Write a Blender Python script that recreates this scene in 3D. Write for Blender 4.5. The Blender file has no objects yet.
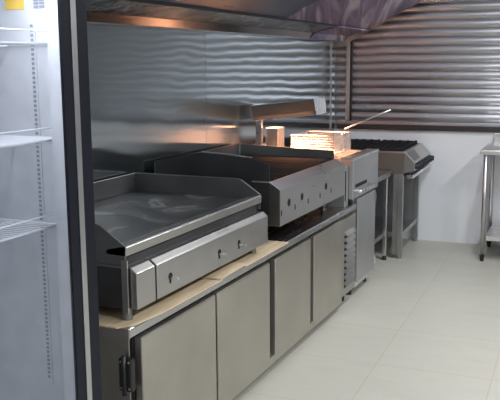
import bpy, bmesh, math, random
from mathutils import Vector, Matrix
random.seed(7)
SC = bpy.context.scene
COL = SC.collection
SKEW = math.radians(2.03)          # the rear wall stands 2 degrees off square

# ------------------------------------------------------------------ helpers
class MB:
    """collects shapes in frame coordinates"""
    def __init__(s): s.bm = bmesh.new()
    def box(s, x0, x1, y0, y1, z0, z1, M=None):
        c = [(x0,y0,z0),(x1,y0,z0),(x1,y1,z0),(x0,y1,z0),(x0,y0,z1),(x1,y0,z1),(x1,y1,z1),(x0,y1,z1)]
        v = [s.bm.verts.new(M @ Vector(p) if M else p) for p in c]
        for f in ((0,3,2,1),(4,5,6,7),(0,1,5,4),(1,2,6,5),(2,3,7,6),(3,0,4,7)):
            s.bm.faces.new([v[i] for i in f])
        return s
    def prism(s, prof, a0, a1, axis='y', M=None):
        """closed profile swept along an axis; prof is (x,z) for y, (y,z) for x, (x,y) for z"""
        def P(p, a):
            q = {'y': (p[0], a, p[1]), 'x': (a, p[0], p[1]), 'z': (p[0], p[1], a)}[axis]
            return M @ Vector(q) if M else q
        A = [s.bm.verts.new(P(p, a0)) for p in prof]
        B = [s.bm.verts.new(P(p, a1)) for p in prof]
        n = len(prof)
        s.bm.faces.new(A); s.bm.faces.new(B[::-1])
        for i in range(n):
            s.bm.faces.new([A[i], B[i], B[(i+1)%n], A[(i+1)%n]])
        return s
    def rod(s, pts, r, n=8, caps=True):
        pts = [Vector(p) for p in pts]
        rings = []
        for i, p in enumerate(pts):
            if i == 0: d = pts[1]-pts[0]
            elif i == len(pts)-1: d = pts[-1]-pts[-2]
            else: d = (pts[i+1]-p).normalized() + (p-pts[i-1]).normalized()
            d.normalize()
            h = Vector((0,0,1)) if abs(d.z) < .9 else Vector((1,0,0))
            a = d.cross(h).normalized(); b = d.cross(a)
            rings.append([s.bm.verts.new(p + a*r*math.cos(2*math.pi*k/n) + b*r*math.sin(2*math.pi*k/n)) for k in range(n)])
        for i in range(len(rings)-1):
            for k in range(n):
                s.bm.faces.new([rings[i][k], rings[i][(k+1)%n], rings[i+1][(k+1)%n], rings[i+1][k]])
        if caps:
            s.bm.faces.new(rings[0][::-1]); s.bm.faces.new(rings[-1])
        return s
    def disc(s, c, axis, r0, r1, h, n=20):
        """short cylinder or cone from centre c along axis"""
        c = Vector(c); d = Vector(axis).normalized()
        hh = Vector((0,0,1)) if abs(d.z) < .9 else Vector((1,0,0))
        a = d.cross(hh).normalized(); b = d.cross(a)
        A = [s.bm.verts.new(c + (a*math.cos(2*math.pi*k/n)+b*math.sin(2*math.pi*k/n))*r0) for k in range(n)]
        B = [s.bm.verts.new(c + d*h + (a*math.cos(2*math.pi*k/n)+b*math.sin(2*math.pi*k/n))*r1) for k in range(n)]
        s.bm.faces.new(A[::-1]); s.bm.faces.new(B)
        for k in range(n): s.bm.faces.new([A[k], A[(k+1)%n], B[(k+1)%n], B[k]])
        return s

def tag(o, label=None, cat=None, group=None, kind=None):
    if label: o['label'] = label
    if cat: o['category'] = cat
    if group: o['group'] = group
    if kind: o['kind'] = kind
    return o

ROOTW = {}
def thing(name, label, cat, loc, frame='line', group=None):
    o = bpy.data.objects.new(name, None); COL.objects.link(o)
    o.empty_display_size = .1
    place(o, loc, frame)
    ROOTW[o.name] = Vector(loc)
    return tag(o, label, cat, group)

def place(o, loc, frame):
    if frame == 'rear':
        R = Matrix.Rotation(SKEW, 4, 'Z')
        o.location = R @ Vector(loc); o.rotation_euler = (0, 0, SKEW)
    else:
        o.location = loc

def obj(name, mb, mat, parent=None, bevel=0, smooth=False, frame='line', label=None, seg=2):
    """parent given: coordinates are in the frame of the top thing.  No parent: own object"""
    bm = mb.bm
    bmesh.ops.recalc_face_normals(bm, faces=bm.faces)
    if parent is None:
        xs = [v.co for v in bm.verts]
        o0 = Vector(((min(p.x for p in xs)+max(p.x for p in xs))/2, (min(p.y for p in xs)+max(p.y for p in xs))/2, min(p.z for p in xs)))
    else:
        o0 = ROOTW[parent.name]
    for v in bm.verts: v.co -= o0
    me = bpy.data.meshes.new(name); bm.to_mesh(me); bm.free()
    me.materials.append(mat)
    o = bpy.data.objects.new(name, me); COL.objects.link(o)
    if smooth:
        for p in me.polygons: p.use_smooth = True
    if parent is None: place(o, o0, frame)
    else: o.parent = parent
    ROOTW[o.name] = o0
    if bevel:
        m = o.modifiers.new('bevel', 'BEVEL'); m.width = bevel; m.segments = seg; m.limit_method = 'ANGLE'; m.angle_limit = math.radians(40)
    if label: o['label'] = label
    return o

# ------------------------------------------------------------------ materials
def nt(name):
    m = bpy.data.materials.new(name); m.use_nodes = True
    t = m.node_tree; b = t.nodes['Principled BSDF']
    return m, t, b
def N(t, kind, **kw):
    n = t.nodes.new(kind)
    for k, v in kw.items():
        if k in n.inputs: n.inputs[k].default_value = v
        else: setattr(n, k, v)
    return n
def ramp(t, fac, stops):
    r = t.nodes.new('ShaderNodeValToRGB')
    while len(r.color_ramp.elements) < len(stops): r.color_ramp.elements.new(.5)
    for e, (p, c) in zip(r.color_ramp.elements, stops):
        e.position = p; e.color = (*c, 1) if len(c) == 3 else c
    t.links.new(fac, r.inputs['Fac']); return r
def mapped(t, scale=(1,1,1), coord='Object', rot=(0,0,0)):
    tc = t.nodes.new('ShaderNodeTexCoord'); mp = t.nodes.new('ShaderNodeMapping')
    mp.inputs['Scale'].default_value = scale; mp.inputs['Rotation'].default_value = rot
    t.links.new(tc.outputs[coord], mp.inputs['Vector']); return mp.outputs['Vector']

def plain(name, col, rough=.5, metal=0, spec=.5):
    m, t, b = nt(name)
    v = mapped(t, (1,1,1))
    n = N(t, 'ShaderNodeTexNoise', Scale=14.0, Detail=3.0); t.links.new(v, n.inputs['Vector'])
    r = ramp(t, n.outputs['Fac'], [(.3, tuple(c*.93 for c in col)), (.7, tuple(min(1, c*1.05) for c in col))])
    t.links.new(r.outputs['Color'], b.inputs['Base Color'])
    b.inputs['Roughness'].default_value = rough; b.inputs['Metallic'].default_value = metal
    b.inputs['Specular IOR Level'].default_value = spec
    return m

def steel(name, col=(.55,.55,.56), rough=.3, brush=(3,3,160), bump=.015, smear=.06, metal=1.0, var=.08, smudge=3.0):
    """brushed stainless steel: fine streaks in roughness and bump, cloudy smudges"""
    m, t, b = nt(name)
    v = mapped(t, brush)
    n = N(t, 'ShaderNodeTexNoise', Scale=1.0, Detail=4.0, Roughness=.6); t.links.new(v, n.inputs['Vector'])
    v2 = mapped(t, (1,1,1))
    n2 = N(t, 'ShaderNodeTexNoise', Scale=smudge, Detail=3.0); t.links.new(v2, n2.inputs['Vector'])
    r = ramp(t, n2.outputs['Fac'], [(.3, tuple(c*(1-var) for c in col)), (.7, tuple(min(1,c*(1+var)) for c in col))])
    t.links.new(r.outputs['Color'], b.inputs['Base Color'])
    a = N(t, 'ShaderNodeMath', operation='MULTIPLY_ADD'); a.inputs[1].default_value = smear*2; a.inputs[2].default_value = rough - smear
    t.links.new(n2.outputs['Fac'], a.inputs[0])
    a2 = N(t, 'ShaderNodeMath', operation='MULTIPLY_ADD'); a2.inputs[1].default_value = .12
    t.links.new(n.outputs['Fac'], a2.inputs[0]); t.links.new(a.outputs[0], a2.inputs[2])
    t.links.new(a2.outputs[0], b.inputs['Roughness'])
    bp = N(t, 'ShaderNodeBump', Strength=bump*10, Distance=.001)
    t.links.new(n.outputs['Fac'], bp.inputs['Height']); t.links.new(bp.outputs['Normal'], b.inputs['Normal'])
    b.inputs['Metallic'].default_value = metal
    return m

M = {}
M['steel'] = steel('brushed_steel')
M['door_steel'] = steel('door_steel', (.51,.485,.44), .34, (2,2,60), .01, .07, 1.0, .09, 3.2)
M['fascia'] = steel('fascia_steel', (.47,.46,.45), .24, (90,2,90), .02, .06)
M['counter'] = steel('counter_steel', (.50,.50,.51), .2, (60,2,2), .01, .05)
M['lip'] = steel('lip_steel', (.5,.485,.46), .32, (60,2,60), .01, .05)
M['fryer_steel'] = steel('fryer_steel', (.55,.56,.57), .36, (2,60,2), .01, .06)
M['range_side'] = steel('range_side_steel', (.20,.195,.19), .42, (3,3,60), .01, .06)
M['stand_steel'] = steel('stand_steel', (.42,.42,.42), .35, (40,40,2), .01, .05)
M['bright'] = steel('polished_steel', (.75,.75,.75), .22, (2,90,2), .01, .05)
M['dull'] = steel('dull_steel', (.30,.295,.29), .45, (3,3,60), .01, .08)
M['griddle_plate'] = None
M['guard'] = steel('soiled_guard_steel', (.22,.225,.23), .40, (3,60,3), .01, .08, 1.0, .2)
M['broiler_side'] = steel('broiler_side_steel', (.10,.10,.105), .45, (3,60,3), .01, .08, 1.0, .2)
M['iron'] = plain('cast_iron', (.018,.018,.019), .62, 0, .15)
M['black'] = plain('black_plastic', (.012,.012,.014), .4)
M['black_metal'] = plain('black_painted_metal', (.008,.009,.016), .45, 0, .18)
M['rubber'] = plain('rubber', (.02,.02,.02), .7)
M['cavity'] = plain('dark_cavity', (.006,.006,.006), .9)
M['knob'] = plain('knob_black', (.02,.021,.025), .35)
M['white_coat'] = plain('white_coated_wire', (.82,.83,.86), .35)
M['liner'] = plain('white_liner', (.60,.61,.64), .5)
M['hood_edge'] = plain('dark_edge', (.03,.03,.035), .5, .5)
M['fridge_side'] = plain('grey_fridge_side', (.30,.30,.31), .5)
M['fixture'] = plain('fixture_white', (.8,.8,.8), .5)

def griddle_mat():
    m, t, b = nt('griddle_plate_steel')
    v = mapped(t, (1,1,1))
    n = N(t, 'ShaderNodeTexNoise', Scale=5.0, Detail=5.0, Distortion=.6); t.links.new(v, n.inputs['Vector'])
    r = ramp(t, n.outputs['Fac'], [(.35, (.10,.10,.105)), (.56, (.15,.15,.155)), (.63, (.34,.34,.34)), (.68, (.16,.16,.165))])
    t.links.new(r.outputs['Color'], b.inputs['Base Color'])
    rr = ramp(t, n.outputs['Fac'], [(.3, (.34,)*3), (.75, (.55,)*3)])
    t.links.new(rr.outputs['Color'], b.inputs['Roughness'])
    b.inputs['Metallic'].default_value = .8
    return m
M['griddle_plate'] = griddle_mat()

def cardboard():
    m, t, b = nt('tan_board')
    v = mapped(t, (30, 4, 4))
    n = N(t, 'ShaderNodeTexNoise', Scale=1.0, Detail=4.0); t.links.new(v, n.inputs['Vector'])
    r = ramp(t, n.outputs['Fac'], [(.3, (.48,.36,.23)), (.7, (.66,.54,.38))])
    t.links.new(r.outputs['Color'], b.inputs['Base Color']); b.inputs['Roughness'].default_value = .75
    return m
M['board'] = cardboard()

def floor_mat():
    m, t, b = nt('cream_floor_tile')
    tc = t.nodes.new('ShaderNodeTexCoord'); mp = t.nodes.new('ShaderNodeMapping')
    # tile joints at x = -0.925 + 0.6 k and y = 4.05 + 0.6 k in the rear frame
    t.links.new(tc.outputs['Object'], mp.inputs['Vector'])
    br = N(t, 'ShaderNodeTexBrick', offset=0.0, squash=1.0)
    br.inputs['Scale'].default_value = 1.0
    br.inputs['Brick Width'].default_value = .6; br.inputs['Row Height'].default_value = .6
    br.inputs['Mortar Size'].default_value = .0028; br.inputs['Mortar Smooth'].default_value = .4
    br.inputs['Bias'].default_value = 0
    br.inputs['Color1'].default_value = (.50,.49,.435,1); br.inputs['Color2'].default_value = (.48,.47,.42,1)
    br.inputs['Mortar'].default_value = (.42,.37,.28,1)
    t.links.new(mp.outputs['Vector'], br.inputs['Vector'])
    n = N(t, 'ShaderNodeTexNoise', Scale=2.2, Detail=6.0, Roughness=.6, Distortion=.8)
    v2 = mapped(t, (1, 2.2, 1)); t.links.new(v2, n.inputs['Vector'])
    r = ramp(t, n.outputs['Fac'], [(.35, (.93,.93,.92)), (.55, (1,1,1)), (.75, (.96,.935,.89))])
    mx = N(t, 'ShaderNodeMix', data_type='RGBA', blend_type='MULTIPLY'); mx.inputs['Factor'].default_value = .8
    t.links.new(br.outputs['Color'], mx.inputs[6]); t.links.new(r.outputs['Color'], mx.inputs[7])
    t.links.new(mx.outputs[2], b.inputs['Base Color'])
    b.inputs['Roughness'].default_value = .38; b.inputs['Specular IOR Level'].default_value = .35
    return m
def wall_mat(name, col, rough=.35):
    m, t, b = nt(name)
    v = mapped(t, (1,1,1))
    n = N(t, 'ShaderNodeTexNoise', Scale=1.5, Detail=3.0); t.links.new(v, n.inputs['Vector'])
    r = ramp(t, n.outputs['Fac'], [(.3, tuple(c*.95 for c in col)), (.7, col)])
    t.links.new(r.outputs['Color'], b.inputs['Base Color']); b.inputs['Roughness'].default_value = rough
    return m
def cladding_mat():
    m, t, b = nt('mirror_brushed_cladding')
    b.inputs['Base Color'].default_value = (.47,.52,.545,1)
    b.inputs['Metallic'].default_value = 1
    b.inputs['Roughness'].default_value = .14
    b.inputs['Anisotropic'].default_value = 1.0
    tg = N(t, 'ShaderNodeTangent', direction_type='RADIAL', axis='Z'); t.links.new(tg.outputs[0], b.inputs['Tangent'])
    v = mapped(t, (.5, 1.5, 2.0), 'Object')
    n = N(t, 'ShaderNodeTexNoise', Scale=1.6, Detail=1.0, Roughness=.4); t.links.new(v, n.inputs['Vector'])
    v2 = mapped(t, (10, 6, 60), 'Object')
    n2 = N(t, 'ShaderNodeTexNoise', Scale=1.0, Detail=2.0); t.links.new(v2, n2.inputs['Vector'])
    ad = N(t, 'ShaderNodeMath', operation='MULTIPLY_ADD'); ad.inputs[1].default_value = .0
    t.links.new(n2.outputs['Fac'], ad.inputs[0]); t.links.new(n.outputs['Fac'], ad.inputs[2])
    bp = N(t, 'ShaderNodeBump', Strength=1.0, Distance=.0032)
    t.links.new(ad.outputs[0], bp.inputs['Height']); t.links.new(bp.outputs['Normal'], b.inputs['Normal'])
    return m
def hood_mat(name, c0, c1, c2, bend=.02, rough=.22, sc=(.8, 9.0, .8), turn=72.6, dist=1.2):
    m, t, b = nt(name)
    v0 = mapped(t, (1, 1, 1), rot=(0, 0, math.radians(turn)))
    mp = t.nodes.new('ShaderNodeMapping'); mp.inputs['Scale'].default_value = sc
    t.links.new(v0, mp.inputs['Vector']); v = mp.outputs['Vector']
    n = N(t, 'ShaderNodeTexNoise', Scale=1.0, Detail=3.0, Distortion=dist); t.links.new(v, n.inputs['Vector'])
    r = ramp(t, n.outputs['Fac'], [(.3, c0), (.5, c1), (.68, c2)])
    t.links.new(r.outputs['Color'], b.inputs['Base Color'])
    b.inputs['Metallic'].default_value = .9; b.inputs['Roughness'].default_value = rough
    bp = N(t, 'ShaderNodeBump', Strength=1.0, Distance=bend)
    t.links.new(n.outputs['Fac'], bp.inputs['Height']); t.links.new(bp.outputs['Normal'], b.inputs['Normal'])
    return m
def emit(name, col, strength):
    m, t, b = nt(name)
    b.inputs['Base Color'].default_value = (*col, 1)
    b.inputs['Emission Color'].default_value = (*col, 1); b.inputs['Emission Strength'].default_value = strength
    return m
def glass():
    m, t, b = nt('door_glass')
    t.nodes.remove(b)
    out = t.nodes['Material Output']
    tr = N(t, 'ShaderNodeBsdfTransparent'); tr.inputs['Color'].default_value = (.90,.92,.95,1)
    gl = N(t, 'ShaderNodeBsdfGlossy'); gl.inputs['Roughness'].default_value = .03
    lw = N(t, 'ShaderNodeLayerWeight', Blend=.5)
    pw = N(t, 'ShaderNodeMath', operation='POWER'); pw.inputs[1].default_value = 5
    t.links.new(lw.outputs['Facing'], pw.inputs[0])
    fr = N(t, 'ShaderNodeMath', operation='MULTIPLY_ADD'); fr.inputs[1].default_value = .9; fr.inputs[2].default_value = .04
    t.links.new(pw.outputs[0], fr.inputs[0])
    mx = N(t, 'ShaderNodeMixShader')
    t.links.new(fr.outputs[0], mx.inputs[0]); t.links.new(tr.outputs[0], mx.inputs[1]); t.links.new(gl.outputs[0], mx.inputs[2])
    t.links.new(mx.outputs[0], out.inputs['Surface'])
    return m
M['floor'] = floor_mat()
M['wall'] = wall_mat('white_wall', (.78,.80,.84), .3)
M['wall_grey'] = wall_mat('grey_wall', (.30,.30,.30), .5)
M['ceiling'] = wall_mat('white_ceiling', (.7,.7,.7), .7)
M['cladding'] = cladding_mat()
M['shutter'] = steel('shutter_aluminium', (.47,.475,.51), .33, (1,1,1), .0, .01, 1.0, .03)
M['sill'] = plain('dark_sill', (.030,.024,.024), .4)
M['hood'] = steel('hood_steel', (.27,.33,.43), .24, (60,2,60), .0, .03, 1.0, .1, 1.5)
M['gutter'] = hood_mat('hood_gutter_steel', (.06,.07,.07), (.28,.31,.31), (.60,.62,.63), .02, .18, (5,5,5), 0, 2.5)  # dark and pale marbling paints wavy reflections into the steel colour
M['hood_lip'] = steel('hood_lip_steel', (.40,.36,.33), .16, (60,2,60), .0, .03)
M['film'] = hood_mat('purple_tinted_film', (.10,.08,.17), (.46,.38,.56), (1.0,.95,1.0), .02, .3)  # purple film; its pale streaks are reflected lights painted into the colour
M['glass'] = glass()
M['heat'] = emit('heat_lamp_glow', (1.0,.38,.14), 24)
M['tube'] = emit('fluorescent_tube', (.93,.96,1.0), 6)
M['fridge_tube'] = emit('fridge_tube', (.9,.95,1.0), 5)
M['sticker_y'] = plain('yellow_sticker', (.85,.55,.10), .5)
M['sticker_g'] = plain('grey_print', (.26,.27,.31), .5)

# ------------------------------------------------------------------ room
def struct(name, mb, mat, frame='line', bevel=0):
    o = obj(name, mb, mat, None, bevel, frame=frame); o['kind'] = 'structure'; return o
YB = 7.21
# floor: its origin sits on a tile corner, so the joints fall where the photo has them
fl = MB().box(-2.6, 2.6, -2.0, 7.4, -.1, 0)
for v in fl.bm.verts: pass
floor = struct('floor', fl, M['floor'], 'rear')
# object coordinates are centred on the slab: shift the texture to the joints
mpn = [n for n in M['floor'].node_tree.nodes if n.type == 'MAPPING'][0]
mpn.inputs['Location'].default_value = (0.925 + 0.0 + .6*4, 2.7 - 4.05 + .6*12, 0)
struct('ceiling', MB().box(-2.7, 2.7, -2.0, 7.4, 2.8, 2.9), M['ceiling'], 'rear')
wl = struct('wall_left', MB().box(-2.45, -2.335, -1.8, 7.12, 0, 2.8), M['wall'])
for k, (a, b_) in enumerate(((2.0, 4.518), (4.522, 7.035))):
    obj('cladding_panel', MB().box(-2.335, -2.33, a, b_, .62, 2.3), M['cladding'], wl)
obj('corner_trim', MB().box(-2.335, -2.322, 6.985, 7.015, .62, 1.79), M['bright'], wl)
obj('cladding_panel', MB().box(-2.335, -2.33, 7.037, 7.10, .62, 2.3), M['cladding'], wl)
struct('wall_back', MB().box(-2.25, 2.5, YB, YB+.14, 0, 1.0), M['wall'], 'rear')
struct('wall_back_upper', MB().box(-2.25, 2.5, YB+.06, YB+.14, 1.0, 2.8), M['wall'], 'rear')
struct('trim_1', MB().box(-2.05, 2.45, YB-.035, YB+.055, 1.0, 1.042), M['sill'], 'rear', .003)
struct('wall_right', MB().box(2.45, 2.55, -1.9, 7.2, 0, 2.8), M['wall_grey'])
struct('wall_front', MB().box(-2.4, 2.5, -1.95, -1.85, 0, 2.8), M['wall_grey'])

# roller shutter above the sill
rs = thing('roller_shutter', 'large grey ribbed metal roller shutter closed above the dark sill on the rear wall', 'shutter', (0, YB, 1.042), 'rear')
pitch = .0735; amp = .013
z = 1.075; prof = []
nsl = 22
front = []
for i in range(nsl):
    front.append((YB + .030, z + i*pitch)); front.append((YB + .030, z + (i+.09)*pitch))
    for k in range(13):
        u = k/12
        front.append((YB + .010 - .013*math.sin(math.pi*(.06+.88*u)), z + (i + .10 + .895*u)*pitch))
mbs = MB()
x0, x1 = -2.20, 2.40  # slats left of the guide rail imitate stripes reflected in the cladding
A = [mbs.bm.verts.new((x0, y, zz)) for y, zz in front]; B = [mbs.bm.verts.new((x1, y, zz)) for y, zz in front]
for i in range(len(front)-1): mbs.bm.faces.new([A[i], B[i], B[i+1], A[i+1]])
mbs.box(x0, x1, YB+.032, YB+.04, 1.06, z+nsl*pitch)
obj('slat_curtain', mbs, M['shutter'], rs)
obj('bottom_bar', MB().box(-2.20, 2.40, YB-.012, YB+.02, 1.043, 1.075), M['shutter'], rs, .004)
obj('guide_rail', MB().box(-1.972, -1.936, YB-.035, YB+.03, 1.076, 2.7), M['lip'], rs, .003, label='left guide rail of bright metal')
obj('guide_seal', MB().box(-1.935, -1.916, YB-.034, YB+.012, 1.076, 2.7), M['black'], rs)

# ------------------------------------------------------------------ exhaust hood
hd = thing('exhaust_hood', 'long stainless steel exhaust hood over the cooking line with a sloping underside', 'hood', (-2.33, 4.0, 1.775))
y0, y1 = 2.05, 7.06
obj('gutter_lip', MB().prism([(-2.33,1.797),(-2.230,1.797),(-2.2,1.838),(-2.206,1.842),(-2.233,1.803),(-2.33,1.803)], y0, y1), M['hood_lip'], hd)
obj('gutter_band', MB().prism([(-2.206,1.837),(-2.2,1.837),(-2.0,1.888),(-2.0,1.896),(-2.206,1.845)], y0, y1), M['gutter'], hd, label='steel band along the lower edge with painted wavy reflections')
obj('seam_strip', MB().box(-2.008, -1.994, y0, y1, 1.880, 1.900), M['hood_edge'], hd)
def slope(ya, yb, mat, nm, lift=0, lab=None):
    x_a, z_a, x_b, z_b = -1.998, 1.896, -1.25, 2.272
    dx, dz = .0045*lift*.45, -.0045*lift
    mb = MB().prism([(x_a+dx, z_a+dz), (x_b+dx, z_b+dz), (x_b+dx, z_b+.012+dz), (x_a+dx, z_a+.012+dz)], ya, yb)
    return obj(nm, mb, mat, hd, label=lab)
slope(y0, 3.6, M['hood'], 'underside_panel')
slope(3.604, 5.45, M['hood'], 'underside_panel')
slope(5.454, y1, M['hood'], 'underside_panel')
slope(5.05, 7.05, M['film'], 'plastic_film', 1, 'purple tinted wrinkled protective film with painted pale reflections')
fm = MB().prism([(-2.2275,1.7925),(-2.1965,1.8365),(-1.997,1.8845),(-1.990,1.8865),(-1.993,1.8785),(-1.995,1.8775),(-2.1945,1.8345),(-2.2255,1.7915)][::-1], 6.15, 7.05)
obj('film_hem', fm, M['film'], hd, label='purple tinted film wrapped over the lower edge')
obj('front_face', MB().box(-1.25, -1.235, y0, y1, 2.262, 2.78), M['hood'], hd)
obj('end_plate', MB().prism([(-2.33,1.775),(-2.2,1.775),(-1.25,2.272),(-1.25,2.78),(-2.33,2.78)], 7.061, 7.068), M['lip'], hd)

# ------------------------------------------------------------------ chef base (refrigerated counter)
cb = thing('refrigerated_counter', 'long low stainless steel refrigerated counter with four doors under the griddle and broiler', 'counter', (-1.9, 3.76, 0))
XB = -1.572
obj('body', MB().box(-2.30, XB, 2.395, 5.14, .05, .626), M['door_steel'], cb, .003)
obj('worktop', MB().prism([(-2.31,.628),(-1.575,.628),(-1.575,.624),(-1.532,.624),(-1.532,.655),(-1.537,.660),(-2.31,.660)], 2.345, 5.16), M['counter'], cb, .002)
DX = -1.526
def door(ya, yb):
    obj('door', MB().box(XB+.010, DX, ya, yb, .05, .604), M['door_steel'], cb, .006)
for ya, yb in ((2.413,3.022),(3.042,3.638),(3.712,4.246),(4.308,4.850)): door(ya, yb)
obj('end_edge', MB().box(-2.31, -1.534, 2.338, 2.3445, .618, .659), M['lip'], cb)
obj('mullion', MB().box(XB+.0096, XB+.014, 3.642, 3.708, .06, .60), M['broiler_side'], cb)  # mullions use darker steel to paint the shade of the recess
obj('mullion', MB().box(XB+.0096, XB+.014, 4.250, 4.304, .06, .60), M['guard'], cb)
for ya, yb in ((3.638, 3.712), (4.246, 4.308)): obj('mullion_foot', MB().box(XB+.010, DX-.002, ya, yb, .05, .092), M['door_steel'], cb, .002)
obj('gasket_gap_shade', MB().box(XB, XB+.0095, 2.402, 4.86, .055, .623), M['black'], cb)  # black gasket sheet, also painting the shade in the gaps around the doors
# louvred compressor panel
pn = obj('compressor_panel', MB().box(XB, DX-.002, 4.862, 5.14, .085, .60), M['door_steel'], cb, .002)
lv = MB()
nl = 9
for i in range(nl):
    zb = .150 + i*.042
    lv.prism([(DX-.002, zb+.008), (DX+.020, zb+.000), (DX+.021, zb+.003), (DX-.002, zb+.030)], 4.895, 5.085)
obj('louvre', lv, M['fascia'], pn, label='row of raised slanted louvres')
sh = MB()
for i in range(nl):
    zb = .150 + i*.042
    sh.box(DX-.0025, DX-.0008, 4.893, 5.087, zb-.012, zb+.0075)
    sh.box(DX-.0025, DX-.0008, 5.0855, 5.094, zb, zb+.028)
obj('louvre_opening', sh, M['cavity'], pn)
# black hinge straddling the near end
hg = obj('hinge', MB().box(-1.600, -1.543, 2.36, 2.394, .405, .535), M['black'], cb, .008, label='black hinge block of the nearest door')
obj('hinge_pin', MB().rod([(-1.572, 2.356, .395), (-1.572, 2.356, .548)], .009), M['black'], hg, smooth=True)
for xx in (-1.588, -1.554):
    for zz in (.42, .522): obj('screw', MB().disc((xx, 2.36, zz), (0,-1,0), .004, .003, .003, 10), M['bright'], hg)
for xx, yy in ((-1.60,2.5),(-2.2,2.5),(-1.60,3.75),(-2.2,3.75),(-1.60,5.06),(-2.2,5.06)):
    obj('foot', MB().disc((xx,yy,0),(0,0,1),.02,.024,.03,16).disc((xx,yy,.03),(0,0,1),.014,.014,.022,12), M['rubber'], cb)

# tan boards under the griddle
Z0 = .6605
tag(obj('board', MB().prism([(-2.10,2.322),(-1.575,2.322),(-1.532,2.38),(-1.513,2.56),(-1.510,3.06),(-2.10,3.06)], Z0, Z0+.006, 'z'), M['board'], None, .001),
    'longest tan board under the near end of the griddle', 'board', 'tan boards under the griddle')
Mr = Matrix.Translation((-1.85, 3.17, Z0+.006)) @ Matrix.Rotation(math.radians(1.2), 4, 'X')
tag(obj('board', MB().box(-.25, .342, -.135, .135, .004, .012, Mr), M['board'], None, .001),
    'short middle tan board whose edge overlaps the longest board', 'board', 'tan boards under the griddle')
tag(obj('board', MB().box(-2.10, -1.513, 3.318, 3.86, Z0, Z0+.006), M['board'], None, .001),
    'farthest tan board, ending under the near corner of the broiler', 'board', 'tan boards under the griddle')

# ------------------------------------------------------------------ griddle
gd = thing('griddle', 'wide stainless steel countertop griddle with a dark flat plate and raised guards', 'griddle', (-1.93, 3.0, Z0+.006))
GY0, GY1 = 2.385, 3.62
FX = -1.530
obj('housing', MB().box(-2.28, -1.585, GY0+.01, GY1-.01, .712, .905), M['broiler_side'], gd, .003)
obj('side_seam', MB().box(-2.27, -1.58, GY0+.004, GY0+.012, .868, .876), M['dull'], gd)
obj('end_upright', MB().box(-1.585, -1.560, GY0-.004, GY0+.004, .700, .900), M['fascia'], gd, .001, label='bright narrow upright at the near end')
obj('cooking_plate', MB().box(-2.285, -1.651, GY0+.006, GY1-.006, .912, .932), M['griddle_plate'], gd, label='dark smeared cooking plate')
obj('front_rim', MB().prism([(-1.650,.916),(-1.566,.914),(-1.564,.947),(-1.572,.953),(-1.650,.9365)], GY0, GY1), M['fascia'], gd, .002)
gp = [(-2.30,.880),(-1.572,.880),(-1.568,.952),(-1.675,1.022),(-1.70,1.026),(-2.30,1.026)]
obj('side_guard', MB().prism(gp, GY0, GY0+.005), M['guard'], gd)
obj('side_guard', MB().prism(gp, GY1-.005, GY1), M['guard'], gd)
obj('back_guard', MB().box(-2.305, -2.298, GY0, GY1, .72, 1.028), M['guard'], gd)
obj('guard_rim', MB().rod([(-2.298,GY0,1.027),(-2.298,GY1,1.027)], .003, 6).rod([(-2.298,GY1,1.027),(-1.695,GY1,1.027),(-1.672,GY1,1.021),(-1.57,GY1,.953)], .003, 6)
    .rod([(-2.298,GY0,1.027),(-1.695,GY0,1.027),(-1.672,GY0,1.021),(-1.57,GY0,.953)], .003, 6), M['dull'], gd)
cpf = [(-1.60,.715),(FX,.715),(FX,.850),(-1.556,.870),(-1.60,.874)]
obj('end_fascia', MB().prism(cpf, GY0+.012, 2.528), M['fascia'], gd, .003)
cp = obj('control_fascia', MB().prism(cpf, 2.540, GY1+.0), M['fascia'], gd, .003)
obj('grease_ledge', MB().box(-1.63, -1.588, GY0+.02, GY1-.02, .877, .890), M['lip'], gd)
for yy in (2.640, 3.072, 3.276):
    hb = obj('valve_hole', MB().disc((FX-.002, yy, .782),(1,0,0),.015,.015,.003,20).box(FX-.001, FX+.0012, yy-.008, yy+.004, .755, .775), M['cavity'], cp)
    obj('valve_stem', MB().disc((FX, yy+.002, .774),(1,0,0),.006,.005,.032,10).box(FX+.018, FX+.034, yy-.003, yy+.010, .770, .779), M['bright'], cp)
for xx in (-1.59, -2.24):
    for yy in (GY0+.035, GY1-.06):
        obj('foot', MB().disc((xx,yy,Z0+.0065),(0,0,1),.020,.016,.046,16), M['dull'], gd)

# ------------------------------------------------------------------ char broiler
bb = thing('char_broiler', 'stainless steel charbroiler with black grates, tall dark guards and round holes in its front', 'broiler', (-1.93, 4.36, .66))
BY0, BY1 = 3.812, 4.925
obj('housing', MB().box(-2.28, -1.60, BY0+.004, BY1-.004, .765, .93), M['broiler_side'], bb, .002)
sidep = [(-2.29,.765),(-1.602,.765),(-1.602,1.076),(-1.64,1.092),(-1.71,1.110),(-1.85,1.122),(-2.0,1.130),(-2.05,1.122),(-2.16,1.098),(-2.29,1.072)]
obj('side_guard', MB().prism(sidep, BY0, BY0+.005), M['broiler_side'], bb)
obj('guard_rim', MB().prism([(-1.71,1.110),(-1.85,1.122),(-2.0,1.130),(-2.0,1.134),(-1.85,1.126),(-1.71,1.114)], BY0, BY0+.024), M['bright'], bb, label='bright folded rim on the near guard')  # bright rim added to catch the lamp and give a highlight
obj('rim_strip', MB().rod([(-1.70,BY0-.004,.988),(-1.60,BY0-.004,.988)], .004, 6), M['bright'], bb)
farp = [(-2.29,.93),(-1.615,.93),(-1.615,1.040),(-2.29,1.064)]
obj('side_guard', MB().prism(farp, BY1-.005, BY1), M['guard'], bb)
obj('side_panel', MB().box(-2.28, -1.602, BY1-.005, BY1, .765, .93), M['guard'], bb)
obj('back_guard', MB().box(-2.295, -2.288, BY0, BY1, .765, 1.066), M['guard'], bb)
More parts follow.
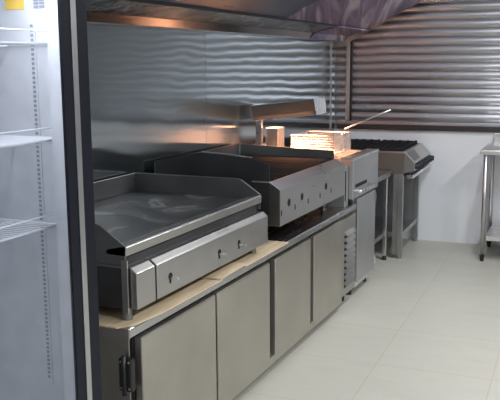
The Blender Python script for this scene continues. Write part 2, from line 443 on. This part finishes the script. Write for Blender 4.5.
obj('corner_seam', MB().rod([(-2.284,BY1-.008,.95),(-2.284,BY1-.008,1.066)], .006, 6), M['bright'], bb)
fp = [(-1.606,.757),(-1.540,.757),(-1.540,.949),(-1.600,.989),(-1.606,.989)]
ff = obj('front_fascia', MB().prism(fp, BY0-.002, BY1+.002), M['fascia'], bb, .002)
for yy in (3.934, 4.133, 4.546):
    obj('burner_hole', MB().disc((-1.541, yy, .866),(1,0,0),.021,.021,.0022,24), M['cavity'], ff)
for yy in (3.825, 4.024, 4.232, 4.437, 4.642):
    obj('pilot_slot', MB().box(-1.541, -1.5385, yy-.005, yy+.005, .812, .840), M['cavity'], ff)
nG = 4; gw = (BY1-BY0-.03)/nG
for g in range(nG):
    ya = BY0+.015+g*gw
    mb = MB().box(-2.27, -2.255, ya+.004, ya+gw-.004, .965, .98).box(-1.64, -1.625, ya+.004, ya+gw-.004, .965, .98)
    nb_ = 7
    for i in range(nb_):
        yy = ya+.010+(gw-.020)*i/(nb_-1)
        mb.prism([(yy-.008,.968),(yy+.008,.968),(yy+.0055,.993),(yy-.0055,.993)], -2.27, -1.62, 'x')
    obj('grate', mb, M['iron'], bb)
obj('drip_pan', MB().box(-2.27, -1.63, BY0+.01, BY1-.01, .933, .937), M['cavity'], bb)
for xx in (-1.67, -2.22):
    for yy in (BY0+.08, BY1-.05):
        obj('foot', MB().disc((xx,yy,.6605),(0,0,1),.018,.014,.094,16).disc((xx,yy,.6602),(0,0,1),.024,.024,.012,16), M['guard'], bb)

# narrow slotted filler between broiler and fryer, standing on the counter
nf = tag(obj('filler_panel', MB().box(-2.2, -1.560, 4.985, 5.06, .661, .925), M['fryer_steel'], None, .002), 'narrow upright steel filler panel standing on the counter between broiler and fryer', 'panel')
obj('panel_slot', MB().box(-1.561, -1.5585, 4.994, 5.012, .70, .90), M['cavity'], nf)

# ------------------------------------------------------------------ fryer
fy = thing('fryer', 'tall narrow stainless steel floor fryer beyond the refrigerated counter', 'fryer', (-1.9, 5.42, 0))
obj('cabinet', MB().box(-2.31, -1.560, 5.185, 5.64, .075, .70), M['fryer_steel'], fy, .003)
obj('door', MB().box(-1.559, -1.528, 5.19, 5.635, .10, .69), M['fryer_steel'], fy, .004)
tk = obj('tank_front', MB().box(-1.60, -1.530, 5.075, 5.70, .70, .965), M['fryer_steel'], fy, .004)
obj('tank_side', MB().box(-2.28, -1.60, 5.075, 5.085, .70, .965).box(-2.28, -1.60, 5.69, 5.70, .70, .965).box(-2.31,-2.30,5.085,5.69,.70,1.02), M['fryer_steel'], fy)
obj('tank_floor', MB().box(-2.30, -1.60, 5.085, 5.69, .70, .915), M['bright'], fy)
obj('front_rim', MB().box(-1.62, -1.528, 5.07, 5.705, .962, .978), M['bright'], fy, .003)
ha = obj('handle', MB().rod([(-1.532,5.10,.755),(-1.488,5.10,.755),(-1.482,5.11,.755),(-1.482,5.42,.755),(-1.488,5.43,.755),(-1.532,5.43,.755)], .012, 12), M['bright'], fy, smooth=True)
obj('finger_recess', MB().box(-1.532, -1.5275, 5.13, 5.40, .772, .795), M['cavity'], fy)
obj('hinge', MB().rod([(-1.525,5.625,.14),(-1.525,5.625,.20)], .007, 8), M['bright'], fy)
obj('hinge', MB().rod([(-1.525,5.625,.60),(-1.525,5.625,.66)], .007, 8), M['dull'], fy)
obj('base_rail', MB().box(-1.59, -1.545, 5.19, 5.635, .062, .098), M['bright'], fy)
for xx in (-1.60, -2.2):
    for yy in (5.23, 5.60):
        obj('foot', MB().disc((xx,yy,0),(0,0,1),.022,.022,.028,16).disc((xx,yy,.028),(0,0,1),.015,.015,.05,12), M['rubber'], fy)

# fry basket resting on the fryer, its handle reaching up and forward
bk = thing('fry_basket', 'bright wire fry basket with a long raised double rod handle, resting on the fryer', 'basket', (-1.86, 5.38, .98))
bx0, bx1, by0, by1, bz0, bz1 = -2.02, -1.70, 5.20, 5.56, .985, 1.105
def meshgrid(mb, p0, du, dv, nu, nv, r=.0016):
    p0, du, dv = Vector(p0), Vector(du), Vector(dv)
    for i in range(nu+1): mb.rod([p0+du*(i/nu), p0+du*(i/nu)+dv], r, 4, False)
    for j in range(nv+1): mb.rod([p0+dv*(j/nv), p0+dv*(j/nv)+du], r, 4, False)
wm = MB()
W, D, Hh = bx1-bx0, by1-by0, bz1-bz0
for p, a, b_ in (((bx0,by0,bz0),(W,0,0),(0,0,Hh)), ((bx0,by1,bz0),(W,0,0),(0,0,Hh)), ((bx0,by0,bz0),(0,D,0),(0,0,Hh)), ((bx1,by0,bz0),(0,D,0),(0,0,Hh)), ((bx0,by0,bz0),(W,0,0),(0,D,0))):
    meshgrid(wm, p, a, b_, 18 if a[0] else 20, 7 if b_[2] else 18, .0026)
obj('wire_mesh', wm, M['bright'], bk)
obj('rim', MB().rod([(bx0,by0,bz1),(bx1,by0,bz1),(bx1,by1,bz1),(bx0,by1,bz1),(bx0,by0,bz1)], .005, 8), M['bright'], bk)
hn = MB()
for yy in (5.335, 5.405):
    hn.rod([(bx1, yy, bz0+.02), (bx1+.004, yy, bz1+.02), (bx1+.03, yy, 1.152), (-1.46, yy + (5.37-yy)*.5, 1.243), (-1.365, 5.37+(yy-5.37)*.25, 1.282)], .0045, 8)
obj('handle', hn, M['bright'], bk, smooth=True)

# heat lamp over the fryer
hl = thing('heat_lamp', 'tilted box-shaped heat lamp on a post glowing orange behind the broiler', 'lamp', (-2.2, 5.25, .916))
T = Matrix.Translation((-2.275, 5.10, 1.205)) @ Matrix.Rotation(math.radians(-6.5), 4, 'Y')
Lh = .465
shell = MB()
shell.prism([(.026,0),(.032,0),(.006,.105),(0,.105)], 0, Lh, 'x', T).box(0, Lh, .23, .236, 0, .105, T).box(0, Lh, 0, .236, .100, .106, T).box(0, .006, 0, .236, 0, .105, T)
sh_ = obj('lamp_housing', shell, M['lip'], hl)
obj('end_cap', MB().prism([(.024,-.002),(.236,-.002),(.236,.107),(-.002,.107)], Lh-.004, Lh+.004, 'x', T), M['bright'], hl, label='bright steel end cap')
obj('reflector_edge', MB().box(0, Lh, .023, .030, -.004, .002, T), M['bright'], hl)
obj('heating_element', MB().rod([T @ Vector((.04,.08,.045)), T @ Vector((Lh-.03,.08,.045))], .010, 10).rod([T @ Vector((.04,.16,.045)), T @ Vector((Lh-.03,.16,.045))], .010, 10), M['heat'], hl, label='glowing orange heating rods')
obj('post', MB().box(-2.262, -2.218, 5.135, 5.165, .917, 1.21), M['bright'], hl, .002)
obj('support_box', MB().box(-2.20, -2.11, 5.17, 5.30, .917, 1.155), M['bright'], hl, .003)

# ------------------------------------------------------------------ low stand between fryer and range
st = thing('prep_stand', 'low open steel stand squeezed between the fryer and the range', 'stand', (-1.9, 6.03, 0))
obj('top', MB().box(-2.25, -1.59, 5.74, 6.33, .695, .735), M['stand_steel'], st, .003)
obj('lower_shelf', MB().box(-2.23, -1.62, 5.76, 6.31, .20, .235), M['stand_steel'], st, .003)
for xx in (-1.625, -2.22):
    for yy in (5.765, 6.295):
        l_ = obj('leg', MB().box(xx-.014, xx+.014, yy-.014, yy+.014, .035, .695), M['bright'] if xx > -2 else M['stand_steel'], st, .003)
        obj('leg_foot', MB().disc((xx,yy,0),(0,0,1),.019,.017,.036,14), M['rubber'], l_)

# ------------------------------------------------------------------ range on an open stand
rg = thing('gas_range', 'stainless steel gas range with black grates and a row of black knobs', 'range', (-1.6, 6.8, 0), 'rear')
RX1 = -1.270; RY0, RY1 = 6.42, 7.17; RX0 = -1.96
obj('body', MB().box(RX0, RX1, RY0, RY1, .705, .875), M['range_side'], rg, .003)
obj('cooktop', MB().box(RX0, RX1+.004, RY0-.004, RY1+.004, .875, .890), M['lip'], rg, .003)
obj('control_panel', MB().prism([(RX1,.715),(RX1+.085,.735),(RX1+.085,.800),(RX1+.005,.890),(RX1,.890)], RY0, RY1), M['fascia'], rg, .002)
obj('panel_reflection', MB().prism([(RX1+.015,.8802),(RX1+.074,.8138),(RX1+.0765,.816),(RX1+.0175,.8824)], RY0+.05, RY0+.30), M['dull'], rg, label='dark reflection painted on the sloping panel')  # thin dark strip painting a reflection on the sloping panel
for i in range(6):
    yy = RY0+.075+i*.12
    k = obj('knob', MB().disc((RX1+.085, yy, .768),(1,0,0),.026,.023,.034,20).box(RX1+.118, RX1+.128, yy-.005, yy+.005, .748, .788), M['knob'], rg)
gi = 0
for (xa, xb) in ((RX0+.03, RX0+.33), (RX0+.36, RX0+.66)):
    for (ya, yb) in ((RY0+.03, RY0+.365), (RY0+.385, RY0+.72)):
        mb = MB()
        for t_ in range(5):
            xx = xa+.01+(xb-xa-.02)*t_/4; mb.box(xx-.006, xx+.006, ya, yb, .900, .916)
        for t_ in range(5):
            yy = ya+.01+(yb-ya-.02)*t_/4; mb.box(xa, xb, yy-.006, yy+.006, .896, .912)
        for xx in (xa+.01, xb-.01):
            for yy in (ya+.01, yb-.01): mb.box(xx-.008, xx+.008, yy-.008, yy+.008, .890, .900)
        obj('burner_grate', mb, M['iron'], rg)
        cx, cy = (xa+xb)/2, (ya+yb)/2
        obj('burner', MB().disc((cx,cy,.890),(0,0,1),.055,.045,.012,20), M['black'], rg)
obj('spill_tray', MB().box(RX0+.02, RX1-.02, RY0+.02, RY1-.02, .8902, .8915), M['iron'], rg)
obj('towel_rail', MB().box(RX1+.02, RX1+.075, RY0+.005, RY1, .672, .700), M['bright'], rg, .004)
for yy in (RY0+.01, RY1-.03): obj('rail_bracket', MB().box(RX1-.01, RX1+.04, yy, yy+.02, .69, .72), M['black'], rg)
lg = 0
for xa in (RX1-.045, RX0+.005):
    for ya in (RY0+.0, RY1-.045):
        l_ = obj('leg', MB().box(xa, xa+.04, ya, ya+.04, .03, .705), M['stand_steel'], rg, .002)
        obj('leg_foot', MB().disc((xa+.02,ya+.02,0),(0,0,1),.018,.020,.032,14), M['stand_steel'], l_)
obj('leg_facing', MB().box(RX1-.085, RX1-.046, RY0+.002, RY0+.012, .0305, .705), M['dull'], rg)
obj('lower_shelf', MB().box(RX0+.01, RX1-.012, RY0+.041, RY1-.046, .175, .215), M['stand_steel'], rg, .002)
obj('rear_panel', MB().box(RX0+.05, RX1-.05, RY1-.04, RY1-.03, .216, .704), M['steel'], rg)

# ------------------------------------------------------------------ work table at the right
wt = thing('work_table', 'stainless steel work table with undershelf against the rear wall, cut off by the right edge', 'table', (0, 6.86, 0), 'rear')
TX0, TX1, TY0, TY1 = -.695, .75, 6.56, 7.165
obj('tabletop', MB().box(TX0, TX1, TY0, TY1, .872, .908), M['bright'], wt, .006)
obj('backsplash', MB().box(TX0+.045, TX1, TY1-.02, TY1, .908, .995), M['bright'], wt, .004)
obj('undershelf', MB().box(TX0+.065, TX1-.03, TY0+.02, TY1-.01, .172, .212), M['bright'], wt, .004)
for xx in (TX0+.045, TX1-.045):
    for yy in (TY0+.03, TY1-.035):
        l_ = obj('leg', MB().rod([(xx,yy,.05),(xx,yy,.872)], .019, 16), M['steel'], wt, smooth=True)
        obj('leg_foot', MB().disc((xx,yy,0),(0,0,1),.014,.022,.052,16), M['black'], l_)

# ------------------------------------------------------------------ display fridge in the left foreground
fr = thing('display_fridge', 'upright glass door display fridge with black frame and white interior in the left foreground', 'fridge', (-1.85, 1.64, 0))
FY0, FY1, FZ1 = 1.30, 1.973, 2.05
obj('cabinet', MB().box(-2.28, -2.25, FY0, FY1, .06, FZ1).box(-2.25, -1.455, FY0, FY0+.03, .06, FZ1).box(-2.25, -1.455, FY1-.022, FY1, .06, FZ1)
    .box(-2.25, -1.455, FY0+.03, FY1-.022, .06, .20).box(-2.25, -1.455, FY0+.03, FY1-.022, FZ1-.1, FZ1), M['fridge_side'], fr)
obj('liner', MB().box(-2.249, -2.24, FY0+.031, FY1-.023, .201, FZ1-.101).box(-2.24, -1.457, FY0+.031, FY0+.038, .201, FZ1-.101)
    .box(-2.24, -1.457, FY1-.030, FY1-.023, .201, FZ1-.101).box(-2.24, -1.457, FY0+.038, FY1-.030, .201, .208).box(-2.24,-1.457,FY0+.038,FY1-.030,FZ1-.108,FZ1-.102), M['liner'], fr)
IY = FY1-.0305
# slotted pilaster strips
for xx in (-1.575, -2.16):
    p_ = obj('shelf_strip', MB().box(xx-.012, xx+.012, IY-.003, IY, .60, 1.74), M['liner'], fr)
    sl = MB()
    for i in range(80): sl.box(xx-.005, xx+.005, IY-.0038, IY-.003, .62+i*.0138, .628+i*.0138)
    obj('strip_slots', sl, M['sticker_g'], p_)
obj('sticker', MB().box(-1.670, -1.600, IY-.0012, IY, 1.763, 1.83), M['sticker_y'], fr, label='yellow sticker')
sg = MB()
for r_ in range(5):
    for c_ in range(3): sg.box(-1.565+c_*.021, -1.547+c_*.021, IY-.0012, IY, 1.764+r_*.010, 1.772+r_*.010)
sg.box(-1.490, -1.480, IY-.0012, IY, 1.768, 1.80)
obj('printed_label', sg, M['sticker_g'], fr, label='small grey printed label')
def shelf(z, xf, ye=IY-.006):
    mb = MB()
    xb = -2.20; ya = FY0+.045
    mb.rod([(xf,ya,z),(xf,ye,z),(xb,ye,z),(xb,ya,z),(xf,ya,z)], .0035, 6)
    mb.rod([(xf,ya,z+.036),(xf,ye-.003,z+.036),(xf,ye,z+.033),(xf,ye,z)], .0025, 6)
    for i in range(1, 27):
        yy = ya+(ye-ya)*i/27
        mb.rod([(xf,yy,z),(xb,yy,z)], .0016, 4, False)
    for i in range(1, 4): 
        xx = xf+(xb-xf)*i/4
        mb.rod([(xx,ya,z-.004),(xx,ye,z-.004)], .003, 4, False)
    obj('wire_shelf', mb, M['white_coat'], fr)
shelf(1.660, -1.492); shelf(1.385, -1.478); shelf(1.122, -1.512)
# door: black frame with a bright trim, glass pane
def frame4(xa, xb): return (MB().box(xa, xb, 1.853, FY1+.002, .08, FZ1-.02).box(xa, xb, FY0, FY0+.085, .08, FZ1-.02)
    .box(xa, xb, FY0+.085, 1.853, FZ1-.12, FZ1-.02).box(xa, xb, FY0+.085, 1.853, .08, .20))
dr = obj('door', frame4(-1.4115, -1.402), M['black_metal'], fr, .001)
obj('inner_frame', frame4(-1.452, -1.412), M['liner'], dr, label='white inner face of the door frame')
obj('trim_strip', MB().box(-1.4025, -1.399, 1.896, 1.920, .09, FZ1-.03), M['steel'], dr, .001, label='bright metal strip down the door frame')
obj('glass_pane', MB().box(-1.410, -1.404, FY0+.085, 1.853, .20, FZ1-.12), M['glass'], dr)
obj('interior_light', MB().rod([(-1.50, FY0+.06, FZ1-.122),(-1.50, FY1-.06, FZ1-.122)], .012, 10), M['fridge_tube'], fr)
for xx in (-1.5, -2.2):
    for yy in (FY0+.06, FY1-.06): obj('foot', MB().disc((xx,yy,0),(0,0,1),.02,.024,.061,14), M['rubber'], fr)

# ------------------------------------------------------------------ lights
def area(name, loc, size, energy, col, rot, sy=None, parent=None, spread=None):
    L = bpy.data.lights.new(name, 'AREA'); L.energy = energy; L.color = col
    L.shape = 'RECTANGLE'; L.size = size; L.size_y = sy or size
    if spread: L.spread = spread
    o = bpy.data.objects.new(name, L); COL.objects.link(o); o.location = loc; o.rotation_euler = rot
    return o
def fixture(x, y, along, label, e=38):
    t_ = thing('ceiling_light', label, 'light', (x, y, 2.72), 'line', 'ceiling strip lights')
    w, l = (.16, 1.2) if along == 'y' else (1.2, .16)
    obj('fixture_body', MB().box(x-w/2, x+w/2, y-l/2, y+l/2, 2.755, 2.80), M['fixture'], t_, .004)
    for s in (-.035, .035):
        if along == 'y': p = [(x+s, y-.57, 2.738), (x+s, y+.57, 2.738)]
        else: p = [(x-.57, y+s, 2.738), (x+.57, y+s, 2.738)]
        obj('tube', MB().rod(p, .014, 10), M['tube'], t_, smooth=True)
    area('ceiling_light_glow', (x, y, 2.70), w, e, (.95,.975,1.0), (0,0,0), l)
fixture(.9, 1.2, 'y', 'ceiling strip light nearest the camera over the aisle', 40)
fixture(.9, 3.6, 'y', 'middle ceiling strip light over the aisle', 46)
fixture(-.50, 5.1, 'y', 'far ceiling strip light before the shutter', 26)
fixture(-.3, -.6, 'x', 'ceiling strip light behind the camera', 30)
# the heat lamp's own light
d_ = T @ Vector((Lh/2, .118, .02))
area('heat_lamp_light', d_, .42, 14, (1.0,.42,.20), (0, math.radians(-6.5), 0), .2, spread=2.3)
# the fridge's own light
area('fridge_light', (-1.50, 1.63, 1.92), .05, 5.5, (.94,.96,1.0), (0, math.radians(-25), 0), .5)

# ------------------------------------------------------------------ camera
cam = bpy.data.cameras.new('camera'); co = bpy.data.objects.new('camera', cam); COL.objects.link(co)
cam.sensor_fit = 'HORIZONTAL'; cam.sensor_width = 36; cam.lens = 36*800.57/500
cam.clip_start = .05; cam.clip_end = 60
yaw, pit, rol = map(math.radians, (24.207, 9.678, -.412))
f = Vector((-math.sin(yaw)*math.cos(pit), math.cos(yaw)*math.cos(pit), -math.sin(pit)))
r0 = Vector((math.cos(yaw), math.sin(yaw), 0)); u0 = r0.cross(f)
r1 = r0*math.cos(rol)+u0*math.sin(rol); u1 = -r0*math.sin(rol)+u0*math.cos(rol)
co.matrix_world = Matrix(((r1.x,u1.x,-f.x,0),(r1.y,u1.y,-f.y,0),(r1.z,u1.z,-f.z,1.6),(0,0,0,1)))
SC.camera = co

w = bpy.data.worlds.new('world'); SC.world = w; w.use_nodes = True
w.node_tree.nodes['Background'].inputs[0].default_value = (.6,.65,.7,1)
w.node_tree.nodes['Background'].inputs[1].default_value = .05
vs = SC.view_settings
vs.view_transform = 'Standard'; vs.look = 'None'; vs.gamma = 1; vs.use_curve_mapping = False; vs.exposure = .52
SC.cycles.use_denoising = True
SC.cycles.max_bounces = 10
SC.cycles.sample_clamp_indirect = 6
